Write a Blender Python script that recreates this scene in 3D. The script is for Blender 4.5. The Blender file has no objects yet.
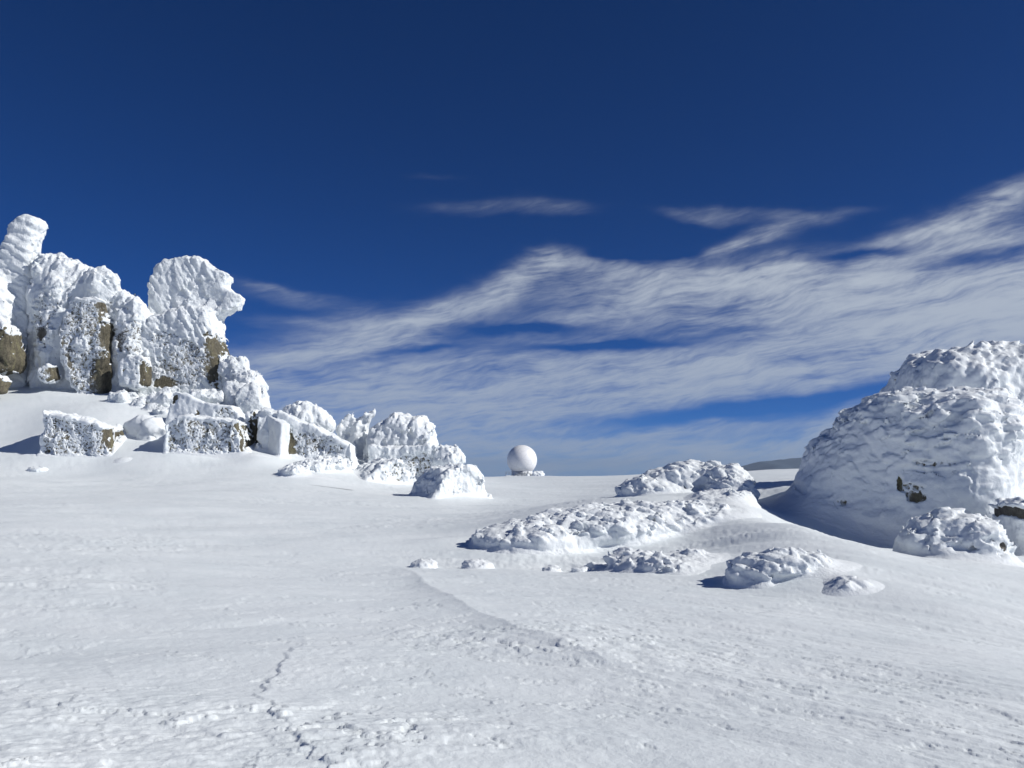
import bpy, math, numpy as np
from mathutils import Matrix, Vector
R = math.radians
scene = bpy.context.scene
COL = scene.collection

# ------------------------------------------------------------------ camera geometry
FOC = 870.0                       # focal length in pixels of a 1024 wide picture
PITCH = math.atan(84.0 / FOC)     # horizon lies 84 px below the picture centre
CP, SP = math.cos(PITCH), math.sin(PITCH)

def P(px, py, D):
    """a point seen in direction (px, py), D metres ahead of the viewer (eye = origin)"""
    u, v = (px - 512) / FOC, (384 - py) / FOC
    y, z = CP - SP * v, SP + CP * v
    k = D / y
    return (u * k, D, z * k)

# ------------------------------------------------------------------ noise
_rng = np.random.RandomState(7)
_perm = _rng.permutation(256).astype(np.int32)
_perm = np.concatenate([_perm, _perm, _perm[:2]])
_g = _rng.normal(size=(256, 3)); _g /= np.linalg.norm(_g, axis=1)[:, None]
_gx, _gy, _gz = [np.ascontiguousarray(_g[:, i]).astype(np.float32) for i in range(3)]
_j = _rng.rand(256, 3).astype(np.float32)

def perlin(x, y, z):
    x, y, z = np.broadcast_arrays(x, y, z)
    xf, yf, zf = np.floor(x), np.floor(y), np.floor(z)
    xi, yi, zi = (xf.astype(np.int32) & 255), (yf.astype(np.int32) & 255), (zf.astype(np.int32) & 255)
    x = (x - xf).astype(np.float32); y = (y - yf).astype(np.float32); z = (z - zf).astype(np.float32)
    fa = lambda t: t * t * t * (t * (t * 6 - 15) + 10)
    u, v, w = fa(x), fa(y), fa(z)
    A = _perm[xi]; B = _perm[xi + 1]
    AA, AB, BA, BB = _perm[A + yi], _perm[A + yi + 1], _perm[B + yi], _perm[B + yi + 1]
    def g(h, a, b, c):
        return _gx[h] * a + _gy[h] * b + _gz[h] * c
    def pl(dz):
        zz = z - dz
        n00 = g(_perm[AA + zi + dz] , x, y, zz); n10 = g(_perm[BA + zi + dz], x - 1, y, zz)
        n01 = g(_perm[AB + zi + dz], x, y - 1, zz); n11 = g(_perm[BB + zi + dz], x - 1, y - 1, zz)
        a = n00 + u * (n10 - n00); b = n01 + u * (n11 - n01)
        return a + v * (b - a)
    a = pl(0)
    return (a + w * (pl(1) - a)) * 1.5

def fbm(x, y, z, octv=4, gain=0.5):
    s, a = 0, 1.0
    for i in range(octv):
        s = s + a * perlin(x + 17.3 * i, y - 9.1 * i, z + 5.7 * i)
        x, y, z, a = x * 2.03, y * 2.03, z * 2.03, a * gain
    return s

def worley(x, y, z, tilt=None):
    """distance to the nearest feature point; with tilt also the offset from it along that direction"""
    xf, yf, zf = np.floor(x), np.floor(y), np.floor(z)
    xi, yi, zi = xf.astype(np.int32), yf.astype(np.int32), zf.astype(np.int32)
    x = (x - xf).astype(np.float32); y = (y - yf).astype(np.float32); z = (z - zf).astype(np.float32)
    best = np.full(x.shape, 9.0, np.float32); off = np.zeros(x.shape, np.float32)
    for i in (-1, 0, 1):
        pa = _perm[(xi + i) & 255]
        for j in (-1, 0, 1):
            pb = _perm[pa + ((yi + j) & 255)]
            for k in (-1, 0, 1):
                q = _j[_perm[pb + ((zi + k) & 255)]]
                dx, dy, dz = i + q[..., 0] - x, j + q[..., 1] - y, k + q[..., 2] - z
                d = dx * dx + dy * dy + dz * dz
                if tilt is not None:
                    m = d < best
                    off[m] = -(dx[m] * tilt[0] + dy[m] * tilt[1] + dz[m] * tilt[2])
                np.minimum(best, d, out=best)
    return (np.sqrt(best), off) if tilt is not None else np.sqrt(best)

def sstep(a, b, x):
    t = np.clip((x - a) / (b - a), 0, 1)
    return t * t * (3 - 2 * t)

# ------------------------------------------------------------------ mesh from a distance field
def surface_nets(F, o, h):
    S = F < 0
    nx, ny, nz = F.shape
    cnt = np.zeros((nx - 1, ny - 1, nz - 1), np.int8)
    for i in (0, 1):
        for j in (0, 1):
            for k in (0, 1):
                cnt += S[i:nx - 1 + i, j:ny - 1 + j, k:nz - 1 + k]
    act = (cnt > 0) & (cnt < 8)
    I, J, K = np.nonzero(act)
    idx = np.full(act.shape, -1, np.int32); idx[I, J, K] = np.arange(len(I))
    cv = {}
    for i in (0, 1):
        for j in (0, 1):
            for k in (0, 1):
                cv[i, j, k] = F[I + i, J + j, K + k]
    acc = np.zeros((len(I), 3)); n = np.zeros(len(I))
    cs = list(cv)
    for a in cs:
        for b in cs:
            if b > a and sum(abs(p - q) for p, q in zip(a, b)) == 1:
                fa, fb = cv[a], cv[b]
                m = (fa < 0) != (fb < 0)
                t = np.where(m, fa / np.where(m, fa - fb, 1), 0)
                p = np.array(a)[None] + t[:, None] * (np.array(b) - np.array(a))[None]
                acc += p * m[:, None]; n += m
    V = (acc / n[:, None] + np.stack([I, J, K], 1)) * h + np.array(o)
    quads = []
    for ax in range(3):
        sl0 = [slice(1, -1)] * 3; sl1 = [slice(1, -1)] * 3
        sl0[ax] = slice(0, -1); sl1[ax] = slice(1, None)
        a, b = S[tuple(sl0)], S[tuple(sl1)]
        E = np.stack(np.nonzero(a != b), 1)
        off = np.ones(3, int); off[ax] = 0
        E = E + off
        sgn = S[E[:, 0], E[:, 1], E[:, 2]]
        u, v = [(1, 2), (2, 0), (0, 1)][ax]
        def cell(du, dv):
            q = E.copy(); q[:, u] -= du; q[:, v] -= dv
            return idx[q[:, 0], q[:, 1], q[:, 2]]
        q = np.stack([cell(1, 1), cell(0, 1), cell(0, 0), cell(1, 0)], 1)
        q[~sgn] = q[~sgn][:, ::-1]
        quads.append(q)
    Q = np.concatenate(quads)
    # drop loose crumbs that hang in the air
    lab = np.arange(len(V))
    for it in range(400):
        m = lab[Q].min(1); new = lab.copy()
        for c in range(4): np.minimum.at(new, Q[:, c], m)
        new = new[new]; new = new[new]
        if (new == lab).all(): break
        lab = new
    size = np.bincount(lab, minlength=len(V))[lab]
    keep = size > 90
    if not keep.all() and keep.any():
        re = np.cumsum(keep) - 1
        Q = re[Q[keep[Q[:, 0]]]]; V = V[keep]
    return V, Q

def mesh_obj(name, V, Q, mat, parent=None, loc=None):
    me = bpy.data.meshes.new(name)
    V = np.asarray(V, np.float32); Q = np.asarray(Q, np.int32)
    n = Q.shape[1]
    me.vertices.add(len(V)); me.vertices.foreach_set('co', V.ravel())
    me.loops.add(Q.size); me.loops.foreach_set('vertex_index', Q.ravel())
    me.polygons.add(len(Q)); me.polygons.foreach_set('loop_start', np.arange(0, Q.size, n, dtype=np.int32))
    me.update(calc_edges=True)
    me.polygons.foreach_set('use_smooth', np.ones(len(Q), bool))
    me.materials.append(mat)
    o = bpy.data.objects.new(name, me); COL.objects.link(o)
    if parent: o.parent = parent
    elif loc is not None: o.location = loc
    return o

def tag(o, label=None, cat=None, group=None, kind=None):
    if label: o['label'] = label
    if cat: o['category'] = cat
    if group: o['group'] = group
    if kind: o['kind'] = kind
    return o

def thing(name, label, cat, loc, group=None):
    o = bpy.data.objects.new(name, None); COL.objects.link(o)
    o.location = loc; o.empty_display_size = 0.3
    return tag(o, label, cat, group)

# ------------------------------------------------------------------ materials
def nt(name):
    m = bpy.data.materials.new(name); m.use_nodes = True
    t = m.node_tree; b = t.nodes['Principled BSDF']
    return m, t, b

def N(t, kind, **kw):
    n = t.nodes.new(kind)
    for k, v in kw.items():
        if k.startswith('i_'): n.inputs[k[2:].replace('_', ' ')].default_value = v
        else: setattr(n, k, v)
    return n

def geo_pos(t):
    return N(t, 'ShaderNodeNewGeometry').outputs['Position']

def noise(t, vec, scale, detail=4, rough=0.55, dist=0.0):
    n = N(t, 'ShaderNodeTexNoise'); n.inputs['Scale'].default_value = scale
    n.inputs['Detail'].default_value = detail; n.inputs['Roughness'].default_value = rough
    n.inputs['Distortion'].default_value = dist
    t.links.new(vec, n.inputs['Vector'])
    return n.outputs['Fac']

def ramp(t, fac, stops):
    r = N(t, 'ShaderNodeValToRGB'); e = r.color_ramp.elements
    while len(e) < len(stops): e.new(0.5)
    for el, (p, c) in zip(e, stops): el.position = p; el.color = c if len(c) == 4 else (*c, 1)
    t.links.new(fac, r.inputs['Fac']); return r.outputs['Color']

def bump(t, b, h, strength, dist, prev=None):
    n = N(t, 'ShaderNodeBump'); n.inputs['Strength'].default_value = strength; n.inputs['Distance'].default_value = dist
    t.links.new(h, n.inputs['Height'])
    if prev is not None: t.links.new(prev, n.inputs['Normal'])
    t.links.new(n.outputs['Normal'], b.inputs['Normal']); return n.outputs['Normal']

def snow_material(name, s1, d1, s2, d2, c0=(.73, .78, .80), c1=(.80, .84, .855), rough=.55):
    m, t, b = nt(name); p = geo_pos(t)
    t.links.new(ramp(t, noise(t, p, .9, 5), [(.3, c0), (.7, c1)]), b.inputs['Base Color'])
    b.inputs['Roughness'].default_value = rough
    b.inputs['Specular IOR Level'].default_value = .25
    n1 = bump(t, b, noise(t, p, s1, 6, .65), .8, d1)
    bump(t, b, noise(t, p, s2, 3, .6), .6, d2, n1)
    return m

M_GROUND = snow_material('wind_packed_snow', 11, .010, 60, .004)
M_RIME = snow_material('rime_ice', 9, .024, 34, .008, (.75, .79, .81), (.82, .85, .865), .6)
M_RIME_FAR = snow_material('rime_ice_far', 5.5, .11, 15, .035, (.75, .79, .81), (.82, .85, .865), .6)

def rock_material(name, dark, mid, lichen):
    m, t, b = nt(name); p = geo_pos(t)
    mp = N(t, 'ShaderNodeMapping'); mp.inputs['Scale'].default_value = (1.6, 1.6, .55); t.links.new(p, mp.inputs['Vector'])
    c = ramp(t, noise(t, mp.outputs[0], 1.5, 8, .75), [(.32, dark), (.52, mid), (.7, lichen)])
    g = ramp(t, noise(t, p, 14, 4, .7), [(.35, (.45, .45, .45)), (.6, (1, 1, 1))])
    mx = N(t, 'ShaderNodeMix', data_type='RGBA', blend_type='MULTIPLY'); mx.inputs[0].default_value = .8
    t.links.new(c, mx.inputs[6]); t.links.new(g, mx.inputs[7])
    fr = N(t, 'ShaderNodeAttribute', attribute_name='frost').outputs['Fac']
    fn = ramp(t, noise(t, p, 11, 4, .7), [(.44, (0, 0, 0)), (.53, (1, 1, 1))])
    fm = N(t, 'ShaderNodeMath', operation='MULTIPLY'); t.links.new(fr, fm.inputs[0]); t.links.new(fn, fm.inputs[1])
    fx = N(t, 'ShaderNodeMix', data_type='RGBA'); fx.inputs[7].default_value = (.74, .77, .78, 1)
    t.links.new(fm.outputs[0], fx.inputs[0]); t.links.new(mx.outputs[2], fx.inputs[6])
    t.links.new(fx.outputs[2], b.inputs['Base Color'])
    b.inputs['Roughness'].default_value = .9
    n1 = bump(t, b, noise(t, mp.outputs[0], 2.2, 8, .75), 1, .3)
    bump(t, b, noise(t, p, 20, 4, .7), .8, .02, n1)
    return m

M_ROCK = rock_material('lichened_granite', (.06, .055, .04), (.215, .19, .13), (.33, .31, .16))
M_ROCK_G = rock_material('grey_granite', (.09, .085, .075), (.19, .175, .15), (.27, .25, .20))

# ------------------------------------------------------------------ terrain
TP = []      # control points (X, Y, Z)
for a in [(-250,768,4.6),(0,768,4.6),(250,768,4.65),(512,768,4.7),(760,768,4.75),(1024,768,4.8),(1300,768,4.9),
          (0,680,6.5),(300,680,6.5),(620,680,6.6),(1024,690,6.4),
          (0,620,9.0),(300,620,9.1),(560,620,9.3),(760,625,9.1),(960,640,8.4),
          (-200,560,13.5),(0,560,13.5),(250,560,15),(430,560,15.6),(560,556,16.4),(650,575,13.6),(730,590,12.2),(850,606,10.6),
          (0,510,20),(0,480,30),(150,500,24),(250,500,26),(350,510,25),(440,500,30),(380,486,35),(480,515,26),
          (-250,470,33),(-250,440,38),(-250,392,45),
          (0,466,35),(0,438,38.5),(0,392,44),(60,473,34.6),(105,472,34.6),(85,459,35.9),(75,411,39.2),(120,424,38.6),(200,413,40),(205,466,35),(300,465,36),
          (80,405,42),(150,425,40),(150,396,44),(230,406,43),(252,412,43),(60,386,45),(300,440,41),(350,460,39),(405,479,38),(465,482,41),
          (480,477,50),(520,476,58),(600,477,58),(560,492,36),(640,474.5,60),(700,474,60),
          (740,492,19),(800,522,16),(860,543,14.2),(806,496,19.9),(786,486,21.6),(940,572,12.5),(1024,603,11),(1150,640,9.6),
          (760,473,40),(790,470,70),(830,480,25),(1024,560,16),(960,560,14.8),
          (600,505,19.0),(655,501,19.0),(545,514,19.0),(490,524,19.4),(700,500,19.2),(620,496,24),(600,546,17.4),(690,530,18),(720,560,14.5),(640,500,22),(700,494,21),(570,508,27),(800,562,13.2),(730,520,17.4),
          (1200,600,12),(1250,540,22),(1100,520,26)]:
    TP.append(P(*a))
for px, D, z in [(860,17.0,-1.8),(905,16.2,-1.9),(945,16.4,-1.85),(880,18.2,-1.7),(815,18.2,-1.6),(780,20,-1.3),(757,22,-1.0),(960,30,-.6),(900,45,-.4),(1150,60,-1.5),
                 (0,62,4.6),(150,60,3.9),(250,58,2.2),(330,60,-.6),(420,64,-1.2),(-250,65,4),(520,85,-1.9),(650,85,-1.9),
                 (0,110,-4),(250,110,-6),(420,130,-5),(520,150,-4.2),(700,120,-3.5),(790,95,-1.3),(1000,100,-3)]:
    TP.append(((px - 512) / FOC * D, D, z))
for r, z in [(3, -1.6), (12, -1.7), (40, -2.5), (110, -9)]:
    for a in (62, 95, 135, 180, -135, -95, -62):
        TP.append((r * math.sin(R(a)), r * math.cos(R(a)), z))
TP.append((0, 0.8, -1.6))
TP = np.array(TP)

def lp(x, y):
    r = np.hypot(x, y) + .3
    k = 1.0
    return np.stack([k * 1.7 * np.sin(np.arctan2(x, y)), 1.7 * np.cos(np.arctan2(x, y)), np.log(r)], -1)

def kern(d2):
    return np.sqrt(d2 + .0025) ** 1        # smoothed linear biharmonic kernel
_tp = lp(TP[:, 0], TP[:, 1])
_K = kern(((_tp[:, None] - _tp[None]) ** 2).sum(-1))
_A = np.block([[_K - 0.02 * np.eye(len(TP)), np.ones((len(TP), 1)), _tp], [np.ones((1, len(TP))), np.zeros((1, 4))], [_tp.T, np.zeros((3, 4))]])
_W = np.linalg.lstsq(_A, np.concatenate([TP[:, 2], np.zeros(4)]), rcond=None)[0]

# drifts banked against the mounds and boulders
BUMPS = []
for px, py, D, h, sx, sy, rot in [(822, 583, 12.3, .09, .65, .5, 10), (665, 568, 14.2, .14, 1.0, .6, 0),
                                  (675, 490, 22.8, .2, 1.2, .7, 0), (440, 535, 17.8, .09, 1.3, .22, -8), (560, 490, 27, .12, 4, 1.2, 10), (955, 545, 16.0, .15, 1.3, .8, 0), (312, 467, 33.6, .2, 1.2, .6, 0), (122, 460, 35.3, .22, .5, .4, 0), (255, 460, 35.8, .25, .9, .5, 0), (335, 462, 36.2, .3, 1.0, .5, 0), (455, 490, 31.2, .2, 1.0, .7, 0), (75, 474, 31.5, .14, 1.6, .6, 0)]:
    q = P(px, py, D); BUMPS.append((q[0], q[1], h, sx, sy, R(rot)))

def ground_base(x, y):
    x = np.atleast_1d(np.asarray(x, float)); y = np.atleast_1d(np.asarray(y, float))
    sh = x.shape; x = x.ravel(); y = y.ravel()
    r = np.hypot(x, y); s = np.minimum(1, 140 / np.maximum(r, 1e-6))
    out = np.empty(len(x))
    for i in range(0, len(x), 40000):
        q = lp((x * s)[i:i + 40000], (y * s)[i:i + 40000])
        k = kern(((q[:, None] - _tp[None]) ** 2).sum(-1))
        out[i:i + 40000] = k @ _W[:len(TP)] + _W[len(TP)] + q @ _W[len(TP) + 1:]
    # beyond the summit plateau the slopes fall away to the lowland
    far = np.maximum(r - 140, 0)
    out = out - (far > 0) * (420 * (1 - np.exp(-far / 1500.0)) + 4.0 * (1 - np.exp(-far / 60.0)))
    for bx, by, h, sx, sy, rot in BUMPS:
        c, s_ = math.cos(rot), math.sin(rot)
        u = ((x - bx) * c + (y - by) * s_) / sx; v = (-(x - bx) * s_ + (y - by) * c) / sy
        out += h * np.exp(-u * u - v * v)
    return out.reshape(sh)

def ground_detail(x, y):
    r = np.hypot(x, y)
    near = 1 / (1 + (r / 60) ** 2)
    z0 = np.zeros_like(x)
    xw = x + .5 * perlin(x / 6, y / 6, z0 + 5.5); yw = y + .5 * perlin(x / 6, y / 6, z0 + 15.5)
    a = xw; b = yw + .85 * np.log1p(np.exp(np.clip(xw * 1.2, -30, 30))) / 1.2 - .12 * xw      # the wind lines bend towards the right
    zone = (1 - .65 * sstep(.5, 3, x) * sstep(16, 8, r)) * sstep(-.1, .45, perlin(a / 5.5, b / 2.6, z0 + 8.1) + .25 * perlin(a / 1.4, b / .8, z0 + 3.1))    # patches of rough crust
    z = .10 * perlin(a / 6, b / 3.0, z0 + .5) + .045 * perlin(a / 2.8, b / 1.5, z0 + 30.5)
    z += .030 * fbm(a / 2.2, b / .7, z0 + 1.5, 2)
    # long thin ridges drawn out by the wind
    rd = 1 - np.abs(perlin(a / 3.6, b / .38, z0 + 4.2)) * 2.4
    z += .008 * rd * (.3 + .7 * zone) + .0035 * (.2 + zone) * (1 - np.abs(perlin(a / 1.1, b / .13, z0 + 14.2)) * 2.4)
    # small crust steps: plates of harder snow with a broken edge
    s = fbm(a / 1.9 + 11, b / 1.0, z0 + 6.6, 6, .64)
    z += .016 * sstep(-.010, .010, s - .20) * (.2 + .8 * zone) + .008 * sstep(-.01, .01, s + .25)
    # thin bright dashes: little drifts drawn out along the wind
    z += .012 * np.maximum(0, perlin(a / .55, b / .09, z0 + 40.1) - .32) * (.5 + zone)
    s2 = fbm(a / .8 - 4, b / .4, z0 + 9.6, 4, .6)
    z += .008 * sstep(-.02, .02, s2 - .3) * zone
    z += (.0035 + .010 * zone) * fbm(a / .26, b / .13, z0 + 2.2, 4, .6)
    z += .0016 * fbm(a / .06, b / .04, z0 + 7.2, 2) * sstep(13, 6, r)
    # the long crust edge running down the middle of the foreground
    ex = np.interp(y, [3.5, 4.7, 5.5, 6.3, 7.5, 9], [-.55, -.93, -1.35, -1.78, -1.9, -2.0]) + .08 * fbm(x / .5, y / .25, z0 + 3.1, 5, .6)
    br = sstep(-.4, .1, perlin(x / .9, y / .5, z0 + 21.1) + .25)
    z += (.017 + .006 * fbm(x / .09, y / .07, z0 + 1.1, 3, .6)) * br * sstep(-.012, .012, x - ex) * sstep(9, 6.5, y) * sstep(3, 3.6, y) * np.exp(-np.maximum(x - ex, 0) / .6)
    # soft drift crest curving across the middle distance
    cx = np.interp(y, [5.5, 7.2, 8.6, 10.2, 12, 14.5, 16], [2.2, .75, .05, -.55, -1.1, -1.75, -2.2])
    q = x - cx + .1 * perlin(x / 1.5, y / 1.5, z0 + 2)
    z += .07 * np.where(q < 0, np.exp(q / .35), np.exp(-q / 1.1)) * sstep(5.5, 8, y) * sstep(16, 12.5, y)
    return z * near + .6 * (1 - near) * perlin(x / 30, y / 30, z0) * (r > 60)

def ground_z(x, y):
    return float(ground_base([x], [y])[0])

def hit(px, py):
    """distance ahead at which the sight line meets the snow"""
    D = np.geomspace(4, 70, 500); q = P(px, py, 1.0)
    below = q[2] * D < ground_base(q[0] * D, D)
    return float(D[np.argmax(below)]) if below.any() else 45.0

def build_ground():
    rr = [0.3]
    while rr[-1] < 62:
        r = rr[-1]
        rr.append(r + (.25 if r < 3.6 else min(max(.013, .55 * r * r / 1392), r * .006)))
    while rr[-1] < 11500: rr.append(rr[-1] * 1.055)
    rr = np.array(rr)
    an = np.concatenate([np.linspace(-180, -45, 34)[:-1], np.linspace(-45, -36, 40)[:-1], np.linspace(-36, 36, 760)[:-1], np.linspace(36, 45, 40)[:-1], np.linspace(45, 180, 34)[:-1]])
    an = np.radians(an)
    A, Rr = np.meshgrid(an, rr, indexing='ij')
    X, Y = Rr * np.sin(A), Rr * np.cos(A)
    # smooth base height on a coarser grid in r, interpolated
    rc = np.geomspace(.3, 40000, 420)
    Ac, Rc = np.meshgrid(an, rc, indexing='ij')
    Zc = ground_base(Rc * np.sin(Ac), Rc * np.cos(Ac))
    Z = np.stack([np.interp(np.log(rr), np.log(rc), Zc[i]) for i in range(len(an))])
    Z = Z + ground_detail(X.ravel(), Y.ravel()).reshape(X.shape)
    na, nr = len(an), len(rr)
    V = np.stack([X.ravel(), Y.ravel(), Z.ravel()], 1)
    i = np.arange(na)[:, None]; j = np.arange(nr - 1)[None]
    i2 = (i + 1) % na
    Q = np.stack([(i * nr + j).ravel(), (i * nr + j + 1).ravel(), (i2 * nr + j + 1).ravel(), (i2 * nr + j).ravel()], 1)[:, ::-1]
    o = mesh_obj('ground', V, Q[:, ::-1] * 0 + np.stack([(i * nr + j).ravel(), (i2 * nr + j).ravel(), (i2 * nr + j + 1).ravel(), (i * nr + j + 1).ravel()], 1)[:, ::-1], M_GROUND)
    tag(o, kind='structure')
build_ground()

# ------------------------------------------------------------------ rocks as distance fields
def poly2(X, Z, pts):
    """signed distance to a polygon on the grid X (nx,1) Z (1,nz)"""
    X, Z = np.broadcast_arrays(X, Z)
    d = np.full(X.shape, 1e9); ins = np.zeros(d.shape, bool)
    n = len(pts)
    for i in range(n):
        ax, az = pts[i]; bx, bz = pts[(i + 1) % n]
        ex, ez = bx - ax, bz - az
        wx, wz = X - ax, Z - az
        t = np.clip((wx * ex + wz * ez) / (ex * ex + ez * ez), 0, 1)
        d = np.minimum(d, (wx - ex * t) ** 2 + (wz - ez * t) ** 2)
        c = ((az <= Z) & (bz > Z)) | ((bz <= Z) & (az > Z))
        xi = ax + (Z - az) / (ez if abs(ez) > 1e-9 else 1e-9) * ex
        ins ^= c & (X < xi)
    return np.where(ins, -1, 1) * np.sqrt(d)

def smin(a, b, k):
    h = np.clip(.5 + .5 * (b - a) / k, 0, 1)
    return b + (a - b) * h - k * h * (1 - h)

def rock(name, label, cat, prims, h, rime=None, group=None, k=.25, rough=.12, rwl=1.4, mat=None, rmat=None, flow=(0, 0, 1), seed=0,
         flat=0.0, parts=True):
    """prims: ('poly', D, half depth, rounding, [(px,py)..]) | ('ell', px, py, D, rx, ry, rz) | ('lump', ...) in metres"""
    rp = dict(t=.16, a1=.12, w1=.45, a2=.07, w2=.18, el=2.6, bare=1.0, part=.8, L=(.95, -.25, 0), zones=(), pw=.11, poff=.004, tl=0.0, wd=(.85, 0, .5), ar=0.0, wr=.24, er=7.0, a0=0.0, w0=.6, fade=None, fac=.45, sk=.3, jz=1.0, spk=0.0, rim=False, blo=.45, bhi=.7)
    if rime: rp.update(rime)
    lo = np.array([1e9] * 3); hi = -lo
    pr = []
    for p in prims:
        if p[0] == 'poly':
            _, D, hd, rd, pts = p[:5]
            yaw = R(p[5]) if len(p) > 5 else 0.0
            c, s_ = math.cos(yaw), math.sin(yaw)
            cx = P((min(a for a, b in pts) + max(a for a, b in pts)) / 2, 468, D)[0]
            w = []
            for a, b in pts:                      # where the sight line meets the turned mid plane
                q = P(a, b, 1.0)
                kq = (D * c - cx * s_) / (c - q[0] * s_)
                w.append(tuple(v * kq for v in q))
            pts2 = [((q[0] - cx) * c + (q[1] - D) * s_, q[2]) for q in w]
            mx = max(abs(q[0]) for q in pts2)
            e = mx * abs(math.cos(yaw)) + hd * abs(math.sin(yaw)); ey = hd * abs(math.cos(yaw)) + mx * abs(math.sin(yaw))
            lo = np.minimum(lo, (cx - e, D - ey, min(q[1] for q in pts2))); hi = np.maximum(hi, (cx + e, D + ey, max(q[1] for q in pts2)))
            pr.append(('poly', cx, D, hd, rd, pts2, yaw))
        else:
            kd, px, py, D, rx, ry, rz = p
            c = np.array(P(px, py, D)); r = np.array([rx, ry, rz])
            if kd == 'cut':
                pr.append((kd, c, r)); continue
            lo = np.minimum(lo, c - r); hi = np.maximum(hi, c + r)
            pr.append(('ell', c, r))
    m = rp['t'] + rp['a1'] + rp['a2'] + rough + 4 * h
    cx, cy = (lo[0] + hi[0]) / 2, (lo[1] + hi[1]) / 2
    gz = min(ground_z(x, y) for x in (lo[0], cx, hi[0]) for y in (lo[1], cy, hi[1]))
    zb = max(lo[2], gz - .45) if False else gz - .45
    mxy = np.array([rp['sk'] * 1.3, rp['sk'] * 1.3, 0])
    lo = lo - m - mxy; hi = hi + m + mxy; lo[2] = zb - 2 * h
    nn = [int(math.ceil((hi[i] - lo[i]) / h)) + 1 for i in range(3)]
    xs, ys, zs = [(lo[i] + h * np.arange(nn[i])) for i in range(3)]
    X, Y, Z = xs[:, None, None], ys[None, :, None], zs[None, None, :]
    F = None
    for p in pr:
        if p[0] == 'poly':
            _, cx_, D, hd, rd, pts2, yaw = p
            if yaw == 0:
                d2 = poly2(X[:, :, 0] - cx_, Z[0], pts2)[:, None, :]
                dy = np.abs(Y - D) - hd
            else:
                c, s = math.cos(yaw), math.sin(yaw)
                lx = (X - cx_) * c + (Y - D) * s; ly = -(X - cx_) * s + (Y - D) * c
                d2 = poly2(lx + 0 * Z, Z + 0 * lx, pts2); dy = np.abs(ly) - hd
            a, b = d2 + rd, dy + rd
            f = np.sqrt(np.maximum(a, 0) ** 2 + np.maximum(b, 0) ** 2) - rd + np.minimum(np.maximum(a, b), 0)
        else:
            _, c, r = p
            q = np.sqrt(((X - c[0]) / r[0]) ** 2 + ((Y - c[1]) / r[1]) ** 2 + ((Z - c[2]) / r[2]) ** 2)
            q2 = np.sqrt(((X - c[0]) / r[0] ** 2) ** 2 + ((Y - c[1]) / r[1] ** 2) ** 2 + ((Z - c[2]) / r[2] ** 2) ** 2)
            f = q * (q - 1) / np.maximum(q2, 1e-6)
        f = np.broadcast_to(f, nn)
        F = f.copy() if F is None else (-smin(-F, f, k) if p[0] == 'cut' else smin(F, f, k))
    F += rp['t'] * .8 + rp['a1'] * .12
    so = 13.7 * seed
    # snow banked against the foot: the rock runs out smoothly into the ground
    F0 = F
    if rp['sk']:
        xc, yc = np.linspace(xs[0], xs[-1], max(8, len(xs) // 5)), np.linspace(ys[0], ys[-1], max(8, len(ys) // 5))
        gd = ground_base(*np.broadcast_arrays(xc[:, None], yc[None, :]))
        gd = np.stack([np.interp(ys, yc, row) for row in gd]); gd = np.stack([np.interp(xs, xc, col) for col in gd.T], 1)
        gx_, gy_ = np.broadcast_arrays(xs[:, None], ys[None, :])
        gd = (gd + (ground_detail(gx_.ravel(), gy_.ravel()).reshape(gx_.shape) if lo[1] < 29 else 0))[:, :, None]
        F = smin(F, np.broadcast_to(Z - gd + max(rp['t'] * 1.25, .02) + .03, nn), rp['sk'])
    band = np.abs(F) < m + rough
    if rp['sk']: band &= F0 < rp['sk'] + rough + 2 * h
    I = np.nonzero(band)
    bx, by, bz = xs[I[0]], ys[I[1]], zs[I[2]]
    wsk = 1 - sstep(.004, .22 * rp['sk'] + .01, F0[I] - F[I]) if rp['sk'] else 1.0
    F[I] += wsk * rough * fbm(bx / rwl + so, by / rwl, bz / rwl, 4, .5)
    if rp['fac']:
        _, fc = worley(bx / (rwl * .8) + so, by / (rwl * .8), bz / (rwl * 1.5), (.7, -.6, .3))
        F[I] += wsk * rp['fac'] * rough * fc
    G = np.gradient(F, h)
    g = np.stack([q[I] for q in G], 1); g /= np.linalg.norm(g, axis=1)[:, None] + 1e-6
    # rime thickness
    d = np.array(flow, float); d /= np.linalg.norm(d)
    t = bx * d[0] + by * d[1] + bz * d[2]
    kk = (1 - 1 / rp['el']) * t
    fx, fy, fz = bx - kk * d[0], by - kk * d[1], bz - kk * d[2]
    wx_ = .25 * perlin(fx / rp['w1'] * .7, fy / rp['w1'] * .7, fz / rp['w1'] * .7 + so)
    w1, w2 = rp['w1'], rp['w2']
    f1, tilt = worley(fx / w1 + so + wx_, fy / w1 + wx_, fz / w1, rp['wd']); l1 = .53 - .65 * f1 - .4 * f1 * f1
    l2 = .58 - 1.1 * worley(fx / w2 + so, fy / w2 + 2 * wx_, fz / w2 - wx_)
    T = rp['a1'] * l1 + rp['a2'] * l2 + rp['a2'] * .5 * perlin(bx / w2 * 1.8, by / w2 * 1.8, bz / w2 * 1.8)
    T += rp['tl'] * tilt
    if rp['ar']:
        kr = (1 - 1 / rp['er']) * t; wr = rp['wr']
        T += rp['ar'] * (1.1 * (perlin((bx - kr * d[0]) / wr + so + wx_, (by - kr * d[1]) / wr, (bz - kr * d[2]) / wr)))
    if rp['a0']: T += rp['a0'] * (.5 - 1.15 * worley(bx / rp['w0'] + so + wx_, by / rp['w0'], bz / rp['w0'] + wx_) ** 2)
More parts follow.
